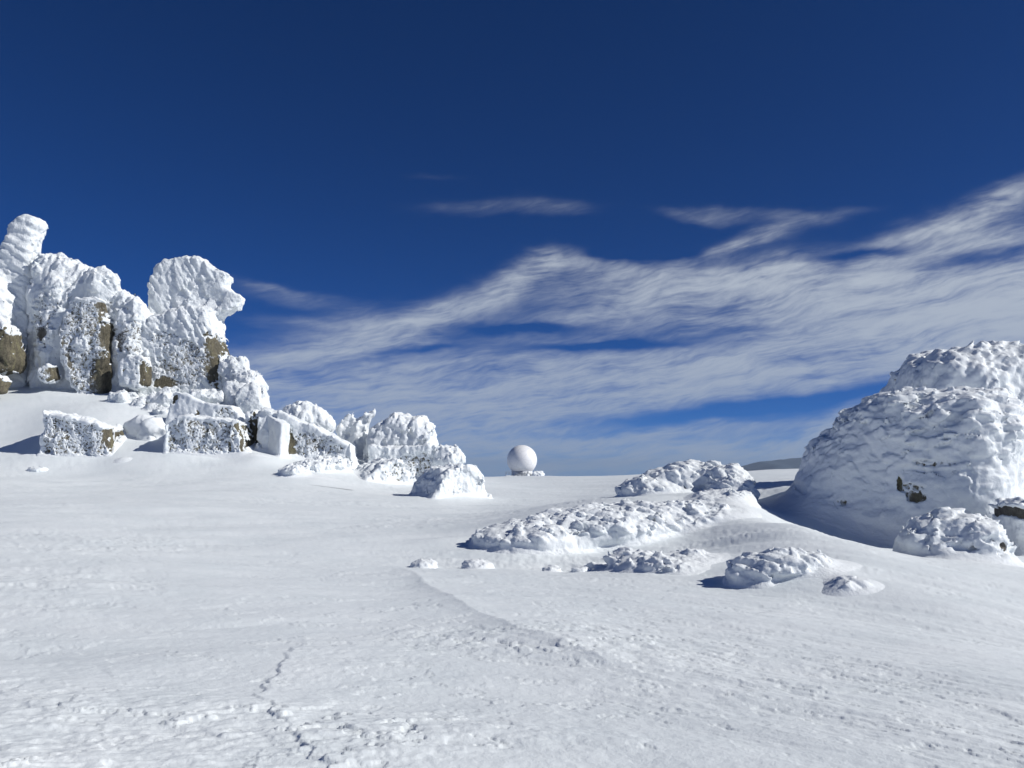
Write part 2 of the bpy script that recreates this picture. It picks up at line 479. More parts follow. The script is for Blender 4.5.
    for zn in rp['zones']:
        if zn[0] == 'smooth':
            c = P(zn[1], zn[2], zn[3])
            q = ((bx - c[0]) / (zn[4] * zn[3] / FOC)) ** 2 + ((bz - c[2]) / (zn[5] * zn[3] / FOC)) ** 2 + .3 * perlin(bx / .4, by / .4, bz / .4)
            T *= 1 - .92 * sstep(1.4, .6, q)
    if rp['fade']:                                 # rime grows coarser towards the exposed top
        (pa, pb, Df, low) = rp['fade']
        T *= low + (1 - low) * sstep(P(512, pa, Df)[2], P(512, pb, Df)[2], bz + .5 * perlin(bx / 1.2, by / 1.2, bz / 1.2 + so))
    T = np.maximum(T * wsk + rp['t'] * (.75 + .5 * np.clip(g[:, 2], 0, 1)), .02)
    jit = .35 * fbm(bx / .7 + so, by / .7, bz / .5, 4, .6)
    jf = .9 * fbm(bx / .3 + so, by / .3, bz / .22, 4, .65)
    L = np.array(rp['L'], float); L /= np.linalg.norm(L)
    side = 1 - sstep(.25, .6, g[:, 2])
    bare = rp['bare'] * sstep(rp['blo'], rp['bhi'], g @ L + jit * .6 + jf * .25) * side
    part = rp['part'] * sstep(.3, .7, -g[:, 1] + jit * .8) * side
    if rp['spk']: part = np.maximum(part, rp['spk'] * sstep(.2, .45, fbm(bx / 1.1 + so, by / 1.1, bz / .8 + 4, 3)) * sstep(.2, .6, -g[:, 1]) * side)
    for zn in rp['zones']:
        kind, px, py, D, rx, ry = zn[:6]
        if kind == 'smooth': continue
        c = P(px, py, D)
        q = ((bx - c[0]) / (rx * D / FOC)) ** 2 + ((bz - c[2]) / (ry * D / FOC)) ** 2
        w = sstep(1.3, .8, q + jit * 1.2 + rp['jz'] * jf) * (side if kind != 'full' else 1)
        if kind == 'bare': bare = np.maximum(bare, w)
        elif kind == 'part': part = np.maximum(part, w); bare = bare * (1 - w)
        else: bare = bare * (1 - w); part = part * (1 - w)
    if rp['rim']:
        q0 = pr[0]; c_, s_ = math.cos(q0[6]), math.sin(q0[6])
        part = part * sstep(.05, .16, -poly2((bx - q0[1]) * c_ + (by - q0[2]) * s_, bz, q0[5]) + .05 * jit)
    part = part * wsk; bare = bare * wsk
    pw = rp['pw']
    tp = rp['poff'] + .07 * (1 - 2.6 * np.abs(perlin(bx / pw, by / pw, bz / pw + so))) - .03 + .03 * l2 + .05 * jit
    T = T * (1 - part) + tp * part
    T = T * (1 - bare) + (-.10) * bare
    Rm = F - (max(rp['t'] * 1.25, .02) if rp['sk'] else rp['t'])
    Rm[I] = F[I] - T
    F = np.maximum(F, zb - Z); Rm = np.maximum(Rm, zb - Z)
    c0 = Vector((cx, cy, ground_z(cx, cy)))
    V, Q = surface_nets(Rm, lo, h)
    has_bare = bool(((T < -.01) & (np.abs(F[I]) < h) & (bz > gz - .1)).sum() > 25) if len(T) else False
    if not has_bare:
        o = mesh_obj(name, V - np.array(c0), Q, rmat or M_RIME, loc=c0)
        return tag(o, label, cat, group)
    root = thing(name, label, cat, c0, group)
    mesh_obj('rime_crust', V - np.array(c0), Q, rmat or M_RIME, root)
    # bare stone: keep only what can show through the crust
    V, Q = surface_nets(F, lo, h)
    o = mesh_obj('bare_rock', V - np.array(c0), Q, mat or M_ROCK, root)
    Pg = np.zeros(nn, np.float32); Pg[I] = part * (1 - bare)
    ii = np.clip(np.round((V - lo) / h).astype(int), 0, np.array(nn) - 1)
    at = o.data.attributes.new('frost', 'FLOAT', 'POINT'); at.data.foreach_set('value', Pg[ii[:, 0], ii[:, 1], ii[:, 2]])
    return root

FAR = dict(rmat=M_RIME_FAR)
# ---- left tors, about 45 m away
rock('rime_pinnacle', 'tall leaning finger of rime ice, highest point of the left crag', 'rock pinnacle',
     [('poly', 46, .75, .35, [(14,228),(20,220),(30,217),(40,219),(42,226),(38,238),(36,262),(36,300),(33,345),(30,420),(-70,420),(-75,330),(-60,285),(-20,272),(4,262),(9,245)]),
      ('ell', -20, 330, 45.2, 2.0, 1.6, 3.2)], .065,
     dict(t=.12, a1=.06, w1=.28, a2=.065, w2=.14, el=3.5, er=4.5, bare=.0, part=.0, ar=.10, wr=.24, zones=[('bare', 30, 335, 45, 4, 22)]), rough=.10, flow=(.9, 0, -.45), seed=1, **FAR)
rock('rime_cliff', 'ribbed white rime cliff between the tall ice finger and the hooked tor', 'rock cliff',
     [('poly', 45.9, 1.2, .7, [(38,268),(48,259),(64,258),(80,263),(92,268),(104,286),(118,293),(130,294),(142,304),(150,312),(168,330),(170,420),(40,420),(36,340)]),
      ('ell', 56, 330, 44.9, 1.0, .8, 2.6), ('ell', 130, 338, 44.8, .8, .7, 2.0), ('ell', 124, 312, 45.0, .5, .6, 1.0), ('ell', 96, 290, 45.0, 1.2, .7, 1.2)], .065,
     dict(t=.14, a1=.08, w1=.3, a2=.07, w2=.14, el=3.5, er=4.5, bare=.0, part=.1, ar=.14, wr=.23, spk=.8,
          zones=[('part', 48, 320, 45, 14, 26), ('bare', 50, 336, 45, 5, 6), ('part', 136, 335, 45, 22, 12), ('bare', 128, 345, 45, 4, 10), ('part', 140, 345, 45, 12, 14)]),
     rough=.25, flow=(.25, 0, 1), seed=2, mat=M_ROCK_G, **FAR)
rock('granite_buttress', 'brown granite buttress with rime on its left side, below the white cliff', 'rock buttress',
     [('poly', 44.6, .9, .35, [(70,315),(82,302),(100,300),(107,303),(112,330),(114,372),(112,390),(104,400),(88,400),(74,380),(64,350)])], .05,
     dict(t=.10, a1=.12, w1=.35, a2=.07, w2=.17, el=2, bare=.9, part=.95,
          zones=[('bare', 107, 325, 44, 4, 22), ('bare', 104, 375, 44, 14, 17), ('bare', 112, 352, 44, 6, 22), ('full', 84, 345, 44, 8, 7), ('part', 82, 368, 44, 11, 18), ('part', 84, 318, 44, 16, 16)]),
     rough=.16, rwl=1.1, seed=3, **FAR)
rock('brown_boulder', 'bare brown boulder at the foot of the tall ice finger', 'boulder',
     [('poly', 43.8, .8, .3, [(-40,325),(-10,328),(12,327),(18,335),(21,362),(16,372),(-10,376),(-40,376)])], .06,
     dict(fac=1.6, t=.05, a1=.1, w1=.4, a2=.06, bare=1, part=0, zones=[('bare', 0, 350, 43.8, 25, 24)]), rough=.12, rwl=.9, seed=4, **FAR)
rock('brown_boulder', 'small bare brown boulder low in the snow, below the larger brown boulder', 'boulder',
     [('poly', 42.6, .4, .2, [(-20,374),(4,376),(8,382),(5,394),(-20,396)])], .05,
     dict(t=.05, a1=.08, w1=.3, a2=.05, bare=1, part=0, zones=[('bare', -4, 386, 42.6, 18, 12)]), rough=.08, rwl=.6, seed=5, **FAR)
rock('granite_boulder', 'small grey and brown boulder poking from the snow left of the granite buttress', 'boulder',
     [('poly', 43.8, .5, .25, [(42,370),(50,365),(56,366),(58,380),(50,384),(40,378)])], .05,
     dict(t=.06, a1=.08, w1=.3, a2=.05, bare=1, part=.9), rough=.08, rwl=.6, seed=6, **FAR)
rock('granite_boulder', 'rime topped boulder with one brown edge, between the buttress and the hooked tor', 'boulder',
     [('poly', 43.9, .6, .25, [(122,364),(130,356),(146,358),(151,366),(150,386),(140,390),(122,386)])], .05,
     dict(t=.10, a1=.12, w1=.4, a2=.06, bare=1, part=.1, zones=[('bare', 149, 374, 44, 4, 14)]), rough=.1, rwl=.7, seed=7, **FAR)
rock('hooked_tor', 'hooked rime tor shaped like a breaking wave with a beak pointing right', 'rock tor',
     [('poly', 46.4, .6, .25, [(152,282),(158,268),(170,261),(188,258),(204,261),(218,270),(230,277),(227,288),(243,299),(239,308),(224,316),(206,318),(196,326),(178,332),(160,330),(150,312)]),
      ('poly', 46.0, 1.4, .45, [(146,330),(158,320),(180,312),(204,308),(217,314),(219,332),(225,352),(231,372),(234,392),(140,410),(142,360)]), ('cut', 208, 296, 45.2, 1.3, .65, .8)], .052,
     dict(t=.10, a1=.07, w1=.28, a2=.07, w2=.14, el=3, er=4.5, bare=.0, part=.0, ar=.07, wr=.2, spk=.4,
          zones=[('smooth', 204, 294, 45.2, 24, 17), ('bare', 211, 356, 44, 14, 27), ('part', 178, 362, 44, 24, 26), ('part', 160, 338, 44, 16, 8), ('bare', 160, 382, 44, 10, 6), ('full', 216, 350, 44, 2.5, 30)]),
     rough=.11, flow=(-.5, 0, .9), seed=8, **FAR)
for i, (px, py, D, rx, ry, rz, lab) in enumerate([
        (236, 376, 45, .8, .8, 1.0, 'rime knob stepping down right of the hooked tor'),
        (250, 388, 44.4, .8, .9, .9, 'outermost rime knob right of the hooked tor against the sky'),
        (238, 396, 43.2, .9, .7, .7, 'rime lump in front of the two knobs right of the hooked tor'),
        (205, 398, 42.6, .9, .6, .42, 'low rime hump on the snow below the hooked tor'),
        (166, 400, 42.4, .8, .6, .4, 'low rime hump below the boulder with the brown edge'),
        (172, 392, 43.4, .35, .35, .3, 'small knob peeping from snow under the hooked tor'),
        (118, 398, 42.4, .55, .4, .3, 'small rime hump under the granite buttress'),
        (252, 406, 42.2, .8, .6, 1.1, 'rime lump behind the brown end of the middle block')]):
    rock('rime_lump', lab, 'rime lump', [('ell', px, py, D, rx, ry, rz)], .055,
         dict(t=.08, a1=.14, w1=.36, a2=.08, w2=.16, el=1.6, bare=.0, part=.25), rough=.2, rwl=.8, seed=20 + i,
         group='rime lumps below the hooked tor', **FAR)

chunks = np.random.RandomState(5)
for i in range(12):
    px, py = [(150, 408), (163, 412), (176, 404), (190, 405), (222, 404), (214, 409), (140, 404), (246, 418), (228, 398), (196, 397), (132, 396), (155, 401)][i]
    rr_ = .16 + .16 * chunks.rand(); D = hit(px, py + 2)
    rock('rime_chunk', 'small loose rime chunk strewn on the slope between the hooked tor and the blocks', 'rime chunk', [('ell', px, py, D, rr_ * 1.4, rr_, rr_)], .05,
         dict(t=.05, a1=.10, w1=.28, a2=.06, w2=.15, el=1.4, bare=0, part=.2), rough=.14, rwl=.4, seed=90 + i, group='loose rime chunks on the slope', **FAR)

# ---- the row of angular blocks, about 36 m away
BL = dict(t=.07, a1=.05, w1=.22, a2=.035, w2=.11, fac=1.0, sk=.4, el=2, bare=1, part=1, L=(1, -.12, 0), rim=True, pw=.085, poff=.004, blo=.5, bhi=.7)
rock('stone_block', 'squared rime covered block at the left end of the row, brown right end', 'stone block',
     [('poly', 36.8, .95, .06, [(52,413),(107,425),(114,429),(121,459),(124,476),(50,476)])], .04, BL, rough=.11, rwl=.9, seed=40, group='angular blocks in a row')
rock('snow_boulder', 'smooth snow covered boulder between the two squared blocks', 'boulder',
     [('poly', 38.4, .9, .4, [(128,438),(138,424),(150,417),(163,419),(172,430),(175,470),(124,470)], -20), ('cut', 160, 444, 37.2, .5, .5, .6)], .045, dict(t=.05, a1=.03, w1=.6, a2=.015, w2=.3, bare=0, part=0), rough=.16, rwl=1.4, seed=41)
rock('leaning_slab', 'tilted snow topped slab behind the middle block', 'stone slab',
     [('poly', 38.6, .6, .08, [(176,396),(181,392),(208,404),(236,408),(250,425),(250,460),(172,460),(171,430)])], .045,
     dict(t=.06, a1=.05, w1=.5, a2=.04, w2=.18, bare=.6, part=.0, zones=[('bare', 172, 398, 38, 4, 5), ('part', 226, 413, 38, 12, 5)]), rough=.08, seed=42)
rock('stone_block', 'middle squared block with lacy rime on its front and a yellow brown end', 'stone block',
     [('poly', 36.9, 1.0, .08, [(174,428),(180,420),(192,417),(232,420),(243,424),(248,440),(252,476),(173,476)])], .04, BL, rough=.11, rwl=.8, seed=43, group='angular blocks in a row')
rock('granite_boulder', 'olive boulder capped with rime between the middle and sloping blocks', 'boulder',
     [('poly', 38.2, .5, .15, [(249,414),(258,410),(264,424),(266,470),(248,470)])], .04,
     dict(t=.06, a1=.08, w1=.3, a2=.05, w2=.15, bare=1, part=0, zones=[('bare', 257, 440, 38, 9, 20)]), rough=.08, rwl=.6, seed=44)
rock('stone_block', 'long block with a sloping snow roof falling to the right', 'stone block',
     [('poly', 37.8, .75, .06, [(262,408),(284,414),(318,428),(352,447),(356,478),(286,478),(262,478)])], .04,
     dict(BL, bare=0, part=.0, zones=[('part', 312, 446, 37, 26, 13), ('bare', 288, 445, 37, 6, 15), ('part', 352, 456, 37, 6, 14)]), rough=.1, rwl=.9, seed=45, group='angular blocks in a row')
rock('stone_slab', 'pale smooth slab leaning on the left end of the sloping block', 'stone slab',
     [('poly', 37.15, .25, .09, [(263,412),(274,416),(286,424),(285,440),(284,476),(263,476)], -42)], .04,
     dict(t=.05, a1=.03, w1=.4, a2=.02, w2=.15, bare=0, part=0), rough=.05, seed=46)
LM = dict(t=.08, a1=.13, w1=.36, a2=.08, w2=.16, el=2.4, bare=0, part=.1, ar=.06, wr=.2)
rock('rime_crag', 'broad crag of feathery rime at the right end of the left rocks', 'rock crag',
     [('poly', 41.5, 1.2, .5, [(368,440),(384,422),(398,415),(412,418),(424,418),(433,428),(436,446),(438,480),(366,480)]),
      ('poly', 41.8, .3, .12, [(357,424),(364,414),(374,414),(368,428),(368,480),(354,480)]),
      ('poly', 41.9, .3, .12, [(340,428),(348,416),(354,413),(356,428),(352,480),(338,480)])], .05, LM, rough=.16, rwl=.7, flow=(.3, 0, 1), seed=50)
rock('rime_lump', 'rime lump above the roof of the sloping block', 'rime lump',
     [('ell', 303, 416, 41, 1.0, .8, .6), ('ell', 324, 424, 41, .5, .6, .5)], .05, LM, rough=.12, rwl=.6, seed=51)
rock('stone_block', 'low block with lacy rime front below the feathery crag', 'stone block',
     [('poly', 39.2, .9, .1, [(372,447),(400,448),(432,446),(446,450),(448,492),(366,492)])], .045,
     dict(t=.10, a1=.12, w1=.35, a2=.08, w2=.17, bare=0, part=0, zones=[('part', 418, 466, 38, 24, 12)]), rough=.08, rwl=.8, seed=52, group='angular blocks in a row')
rock('rime_lump', 'rime lump at the right end of the low lacy block', 'rime lump',
     [('ell', 447, 458, 38.8, .7, .7, .55), ('ell', 452, 462, 38.4, .5, .5, .5)], .045, dict(LM, part=0), rough=.12, rwl=.5, seed=53)
rock('granite_boulder', 'wedge boulder with a shaded left side in front of the low lacy block', 'boulder',
     [('poly', 36.4, .85, .10, [(356,480),(370,466),(384,459),(392,462),(404,480),(404,496),(352,496)], 38)], .045,
     dict(t=.06, a1=.10, w1=.3, a2=.07, w2=.15, bare=0, part=0, zones=[('part', 394, 472, 36, 9, 10)]), rough=.1, rwl=.5, seed=54)
rock('rime_boulder', 'rime crusted boulder casting a blue shadow, nearest the radar dome', 'boulder',
     [('poly', 31.5, .85, .14, [(418,503),(428,482),(436,470),(450,466),(464,466),(470,480),(478,496),(480,512),(414,512)], 38)], .035,
     dict(t=.05, a1=.10, w1=.24, a2=.06, w2=.12, el=1.8, bare=0, part=.0), rough=.1, rwl=.5, seed=55)
rock('rime_rubble', 'low heap of rime rubble in front of the sloping block', 'rime heap',
     [('ell', x_, y_, hit(x_, y_ + 2), a_, b_, c_) for x_, y_, a_, b_, c_ in ((312, 468, .8, .6, .3), (294, 471, .55, .5, .2), (330, 464, .8, .5, .32))], .035,
     dict(t=.04, a1=.12, w1=.22, a2=.07, w2=.12, el=1.8, bare=0, part=0, zones=[]), rough=.08, rwl=.4, seed=56)

# ---- middle mounds
MM = dict(t=.03, a1=.085, w1=.17, a2=.04, w2=.075, el=2.4, a0=.09, w0=.5, tl=.05, ar=.03, wr=.12, er=4, sk=.32, wd=(1, 0, .15), bare=0, part=0)
rock('rime_mound', 'long low mound covered in scaly rime scallops, middle of the snowfield', 'rime mound',
     [('ell', 536, 540, 17.3, 1.2, 1.0, .36), ('ell', 600, 530, 17.9, 1.4, 1.2, .44), ('ell', 668, 524, 18.4, 1.4, 1.1, .42), ('ell', 715, 521, 18.3, .8, .8, .26), ('ell', 722, 506, 19.6, .7, .8, .34), ('ell', 733, 494, 20.6, .55, .6, .36)], .024,
     dict(MM, zones=[('smooth', 610, 541, 17, 75, 9), ('smooth', 515, 549, 17, 40, 8), ('smooth', 735, 518, 18, 22, 12)]),
     rough=.08, rwl=.7, k=.3, flow=(.9, -.3, -.3), seed=60)
rock('rime_mound', 'rime scaled hump on the skyline left of the big domed boulder', 'rime mound',
     [('ell', 690, 482, 22.0, 1.1, .9, .45), ('ell', 655, 490, 21.6, .9, .7, .3), ('ell', 726, 483, 21.4, .6, .7, .42)], .035, MM,
     rough=.1, rwl=.6, k=.25, flow=(.75, -.5, -.3), seed=61)
rock('rime_hummock', 'patch of low scaly hummocks in the snow below the long rime mound', 'rime hummock',
     [('ell', 650, 566, 14.2, .55, .5, .12), ('ell', 680, 572, 13.8, .4, .45, .12), ('ell', 628, 560, 14.7, .3, .4, .1), ('ell', 705, 562, 14.4, .4, .4, .1)], .022,
     dict(MM, sk=.2, t=.0, a0=.07, w0=.4, a1=.10, w1=.2, a2=.06, w2=.11), rough=.05, rwl=.4, flow=(.8, -.5, -.2), seed=62)
for i, (px, py, D, r, lab) in enumerate([(598, 566, 14.4, .16, 'tiny rime tuft left of the scaly hummock patch'), (580, 570, 14.2, .11, 'tiniest rime tuft, second from the scaly hummock patch'),
                                    (552, 570, 14.2, .13, 'lone rime tuft below the middle of the long mound'),
                                    (478, 566, 14.9, .24, 'flat rime tuft below the left tip of the long mound'), (424, 564, 15.4, .2, 'rime tuft farthest left of the long mound on open snow'), (38, 470, 32.5, .35, 'rime tuft in front of the left end block')]):
    D = hit(px, py + 1)
    rock('rime_tuft', lab, 'rime tuft', [('ell', px, py, D, r, r, r * .35)], .02, dict(MM, sk=.16, t=.01, a1=.06, w1=.14, a2=.03, w2=.07, tl=.04, a0=0), rough=.03, rwl=.3,
         seed=70 + i, group='small rime tufts on the snowfield', flow=(.8, -.5, -.2))
rock('hollowed_boulder', 'low rime boulder with a scooped smooth hollow in its front', 'boulder',
     [('ell', 776, 578, 12.4, .66, .55, .38), ('ell', 812, 575, 12.6, .62, .55, .2), ('ell', 848, 596, 11.5, .40, .35, .2), ('cut', 802, 590, 11.75, .42, .45, .2)], .02,
     dict(MM, sk=.24, t=.03, a1=.08, w1=.15, a2=.025, w2=.06, tl=.05, a0=.06, w0=.35, zones=[('smooth', 795, 590, 12, 34, 14), ('smooth', 752, 588, 12, 16, 14), ('bare', 751, 583, 12.2, 2.5, 4)]), rough=.06, rwl=.5, flow=(.8, -.5, -.2), seed=63)

# ---- the big boulders on the right
BB = dict(t=.05, a1=.07, w1=.19, a2=.045, w2=.085, el=2.8, a0=.13, w0=.55, tl=.08, ar=.04, wr=.13, er=5, sk=.8, wd=(1, -.1, .25), bare=0, part=0)
rock('domed_boulder', 'huge domed boulder sheathed in rime with small dark cracks', 'boulder',
     [('poly', 20.0, 1.7, 1.25, [(797,520),(803,478),(822,446),(848,416),(876,400),(905,393),(940,391),(978,390),(1004,394),(1018,408),(1024,440),(1024,500),(1024,560),(800,570)], -36)], .032,
     dict(BB, fade=(500, 410, 19, .25), fac=.25, jz=1.2, a0=.16, tl=.09, ar=.06, zones=[('part', 920, 494, 18.2, 10, 8), ('bare', 906, 484, 18.3, 2, 9), ('bare', 921, 498, 18.2, 5, 4), ('part', 944, 463, 17.8, 15, 3.2), ('bare', 803, 488, 20, 2, 7), ('part', 848, 504, 19, 7, 3)]),
     rough=.13, rwl=1.5, k=.6, flow=(.95, -.2, .12), seed=64, mat=M_ROCK)
rock('rime_boulder', 'rime boulder rising behind and above the huge domed boulder', 'boulder',
     [('poly', 24.5, 2.0, 1.0, [(904,385),(908,368),(924,358),(950,354),(985,350),(1020,348),(1070,352),(1110,380),(1120,440),(1110,500),(905,500),(900,420)])], .045,
     dict(BB, a1=.12, w1=.26, a2=.05, w2=.12, fac=.3), rough=.2, rwl=1.2, flow=(.6, -.2, .8), seed=65)
rock('rime_boulder', 'low rime boulder at the front foot of the huge domed boulder', 'boulder',
     [('ell', 948, 545, 15.6, .85, .8, .55), ('ell', 985, 550, 15.2, .35, .5, .4)], .026,
     dict(BB, t=.04, a1=.05, w1=.17, a2=.03, w2=.08, tl=.06, a0=.08, w0=.5, jz=1.6, fac=.4, sk=.5, zones=[('part', 981, 538, 15, 6, 3), ('bare', 996, 546, 15, 3, 3)]), rough=.1, rwl=.6, flow=(.85, -.2, .42), seed=66, mat=M_ROCK_G)
rock('granite_boulder', 'bare grey rock with a snowy top at the right foot of the domed boulder', 'boulder',
     [('poly', 16.6, .6, .15, [(1002,506),(1014,500),(1060,504),(1064,560),(1010,560)])], .03,
     dict(t=.05, a1=.08, w1=.25, a2=.04, w2=.1, bare=0, part=0, zones=[('bare', 1018, 511, 16, 15, 7), ('part', 1015, 530, 16, 8, 10)]), rough=.08, rwl=.5, seed=67, mat=M_ROCK_G)

# ------------------------------------------------------------------ radar dome on the far side of the plateau
def revolve(profile, n=48, z0=0):
    V, Q = [], []
    for r, z in profile:
        for i in range(n):
            a = 2 * math.pi * i / n
            V.append((r * math.cos(a), r * math.sin(a), z))
    for k in range(len(profile) - 1):
        for i in range(n):
            Q.append((k * n + i, k * n + (i + 1) % n, (k + 1) * n + (i + 1) % n, (k + 1) * n + i))
    return np.array(V), np.array(Q)

def build_radome():
    D = 230.0
    c = P(522, 460, D); gz = ground_z(c[0], D)
    root = thing('radar_dome', 'white spherical radar dome on a low frosted building beyond the snow rise', 'radar dome', (c[0], D, gz))
    m, t, b = nt('radome_panel'); p = N(t, 'ShaderNodeTexCoord').outputs['Object']
    b.inputs['Base Color'].default_value = (.82, .82, .82, 1); b.inputs['Roughness'].default_value = .5
    vo = N(t, 'ShaderNodeTexVoronoi', feature='DISTANCE_TO_EDGE'); vo.inputs['Scale'].default_value = .55
    t.links.new(p, vo.inputs['Vector'])
    t.links.new(ramp(t, vo.outputs['Distance'], [(0, (.70, .71, .72)), (.05, (.84, .84, .84))]), b.inputs['Base Color'])
    hz = c[2] - gz; r = 3.95
    prof = [(max(r * math.sin(a), .001), hz - r * math.cos(a)) for a in np.linspace(.62, math.pi, 40)]
    V, Q = revolve(prof, 64); mesh_obj('dome', V, Q, m, root)
    mc, tc, bc = nt('concrete_frosted'); pc = geo_pos(tc)
    tc.links.new(ramp(tc, noise(tc, pc, .9, 6, .7), [(.42, (.32, .34, .36)), (.58, (.82, .84, .86))]), bc.inputs['Base Color']); bc.inputs['Roughness'].default_value = .85
    zt = hz - r * math.cos(.62)
    V, Q = revolve([(2.2, zt - .9), (2.75, zt - .9), (2.75, zt + .25), (2.3, zt + .25)], 48); mesh_obj('collar', V, Q, mc, root)
    import bmesh
    def boxes(name, lst, mat, par, bev=.06):
        bm = bmesh.new()
        for (x0, x1, y0, y1, z0, z1) in lst:
            g = bmesh.ops.create_cube(bm, size=1)['verts']
            for v in g:
                v.co = Vector(((x0 + x1) / 2 + v.co.x * (x1 - x0), (y0 + y1) / 2 + v.co.y * (y1 - y0), (z0 + z1) / 2 + v.co.z * (z1 - z0)))
        bmesh.ops.bevel(bm, geom=bm.edges[:], offset=bev, segments=2, affect='EDGES')
        me = bpy.data.meshes.new(name); bm.to_mesh(me); bm.free(); me.materials.append(mat)
        o = bpy.data.objects.new(name, me); COL.objects.link(o); o.parent = par; return o
    top = zt - .85
    bld = boxes('base_building', [(-4.4, 4.4, -3.6, 3.6, -1.5, top)], mc, root)
    mr, tr, br = nt('galvanised_steel'); br.inputs['Base Color'].default_value = (.30, .32, .35, 1); br.inputs['Metallic'].default_value = .6; br.inputs['Roughness'].default_value = .5
    rails = []
    for x in np.arange(-4.2, 1.5, .8): rails.append((x - .04, x + .04, -3.52, -3.44, top, top + .95))
    rails += [(-4.3, 1.5, -3.5, -3.46, top + .9, top + .96), (-4.3, 1.5, -3.5, -3.46, top + .45, top + .5)]
    boxes('railing', rails, mr, root, .008)
    # rime grown over the windward end and the parapet
    h = .12; xs = np.arange(-5, 6.6, h); ys = np.arange(-5, 2, h); zs = np.arange(top - 2.5, top + 2.2, h)
    X, Y, Z = np.meshgrid(xs, ys, zs, indexing='ij'); F = None
    for (a, b_, cc, ra, rb, rc) in [(4.0, -2.8, top - .2, 1.6, 1.6, 1.3), (5.0, -2.4, top + .35, .7, 1.0, .8), (2.2, -3.6, top - .4, 1.8, .5, .7), (-3.2, -3.6, top - .5, 1.8, .45, .5)]:
        q = np.sqrt(((X - a) / ra) ** 2 + ((Y - b_) / rb) ** 2 + ((Z - cc) / rc) ** 2)
        f = (q - 1) * min(ra, rb, rc); F = f if F is None else smin(F, f, .4)
    F = F - .5 * (.55 - worley(X / .8, Y / .8, Z / .8)) - .12 * fbm(X / .5, Y / .5, Z / .5, 3)
    V, Q = surface_nets(F, (xs[0], ys[0], zs[0]), h); mesh_obj('rime_crust', V, Q, M_RIME_FAR, root)
build_radome()

# ------------------------------------------------------------------ far mountain on the horizon
def build_mountain():
    D = 6500.0
    m, t, b = nt('forest_and_snow_slope'); p = geo_pos(t)
    t.links.new(ramp(t, noise(t, p, .006, 8, .65), [(.45, (.04, .06, .10)), (.66, (.06, .09, .13)), (.8, (.40, .45, .52))]), b.inputs['Base Color']); b.inputs['Roughness'].default_value = .95
    xs = np.linspace(1100, 4200, 150); ys = np.linspace(5200, 8600, 90)
    X, Y = np.meshgrid(xs, ys, indexing='ij')
    ridge = np.interp(xs, [1100, 1700, 1850, 2000, 2200, 2450, 3000, 4200], [-430, -5, 40, 58, 68, 55, 60, -430])
    f = np.clip(1 - ((Y - D) / 1500) ** 2, 0, 1)
    Z = -440 + (ridge[:, None] + 440) * f + 22 * fbm(X / 420, Y / 420, X * 0, 5) * f
    n1, n2 = X.shape
    i, j = np.meshgrid(np.arange(n1 - 1), np.arange(n2 - 1), indexing='ij')
    Q = np.stack([(i * n2 + j).ravel(), ((i + 1) * n2 + j).ravel(), ((i + 1) * n2 + j + 1).ravel(), (i * n2 + j + 1).ravel()], 1)
    tag(mesh_obj('mountain', np.stack([X.ravel(), Y.ravel(), Z.ravel()], 1), Q, m), kind='structure')
build_mountain()

# ------------------------------------------------------------------ the air itself
def build_haze():
    import bmesh
    bm = bmesh.new(); bmesh.ops.create_cube(bm, size=1)
    for v in bm.verts: v.co = Vector((v.co.x * 26000, v.co.y * 26000, -520 + (v.co.z + .5) * 620))
    me = bpy.data.meshes.new('haze'); bm.to_mesh(me); bm.free()
    m = bpy.data.materials.new('thin_air'); m.use_nodes = True; t = m.node_tree; t.nodes.clear()
    o = N(t, 'ShaderNodeOutputMaterial'); v = N(t, 'ShaderNodeVolumePrincipled')
    v.inputs['Color'].default_value = (.62, .78, .97, 1); v.inputs['Density'].default_value = 6.5e-5; v.inputs['Anisotropy'].default_value = .2
    t.links.new(v.outputs[0], o.inputs['Volume']); me.materials.append(m)
    ob = bpy.data.objects.new('haze', me); COL.objects.link(ob); tag(ob, kind='stuff')
build_haze()

# ------------------------------------------------------------------ sun, sky, clouds
SUN_AZ, SUN_EL = R(103), R(35)        # azimuth clockwise from the viewing direction (+Y)
sd = Vector((math.sin(SUN_AZ) * math.cos(SUN_EL), math.cos(SUN_AZ) * math.cos(SUN_EL), math.sin(SUN_EL)))
sl = bpy.data.lights.new('sun', 'SUN'); sl.energy = 4.4; sl.angle = R(.53); sl.color = (1, .975, .925)
so_ = bpy.data.objects.new('sun', sl); COL.objects.link(so_)
so_.rotation_euler = sd.to_track_quat('Z', 'Y').to_euler(); so_.location = (20, -10, 30)

w = bpy.data.worlds.new('World'); scene.world = w; w.use_nodes = True
t = w.node_tree; t.nodes.clear()
out = N(t, 'ShaderNodeOutputWorld'); bg = N(t, 'ShaderNodeBackground'); bg.inputs['Strength'].default_value = .07
t.links.new(bg.outputs[0], out.inputs[0])
sky = N(t, 'ShaderNodeTexSky', sky_type='NISHITA', sun_disc=False, sun_elevation=SUN_EL, sun_rotation=SUN_AZ, altitude=2300, air_density=.5, dust_density=0, ozone_density=5)
dirv = N(t, 'ShaderNodeTexCoord').outputs['Generated']
sep = N(t, 'ShaderNodeSeparateXYZ'); t.links.new(dirv, sep.inputs[0])
def mth(op, a, b=None, c=None, clamp=False):
    n = N(t, 'ShaderNodeMath', operation=op, use_clamp=clamp)
    for i, v in enumerate((a, b, c)):
        if v is None: continue
        if isinstance(v, (int, float)): n.inputs[i].default_value = v
        else: t.links.new(v, n.inputs[i])
    return n.outputs[0]
az = mth('ARCTAN2', sep.outputs[0], sep.outputs[1]); el = mth('ARCSINE', sep.outputs[2])
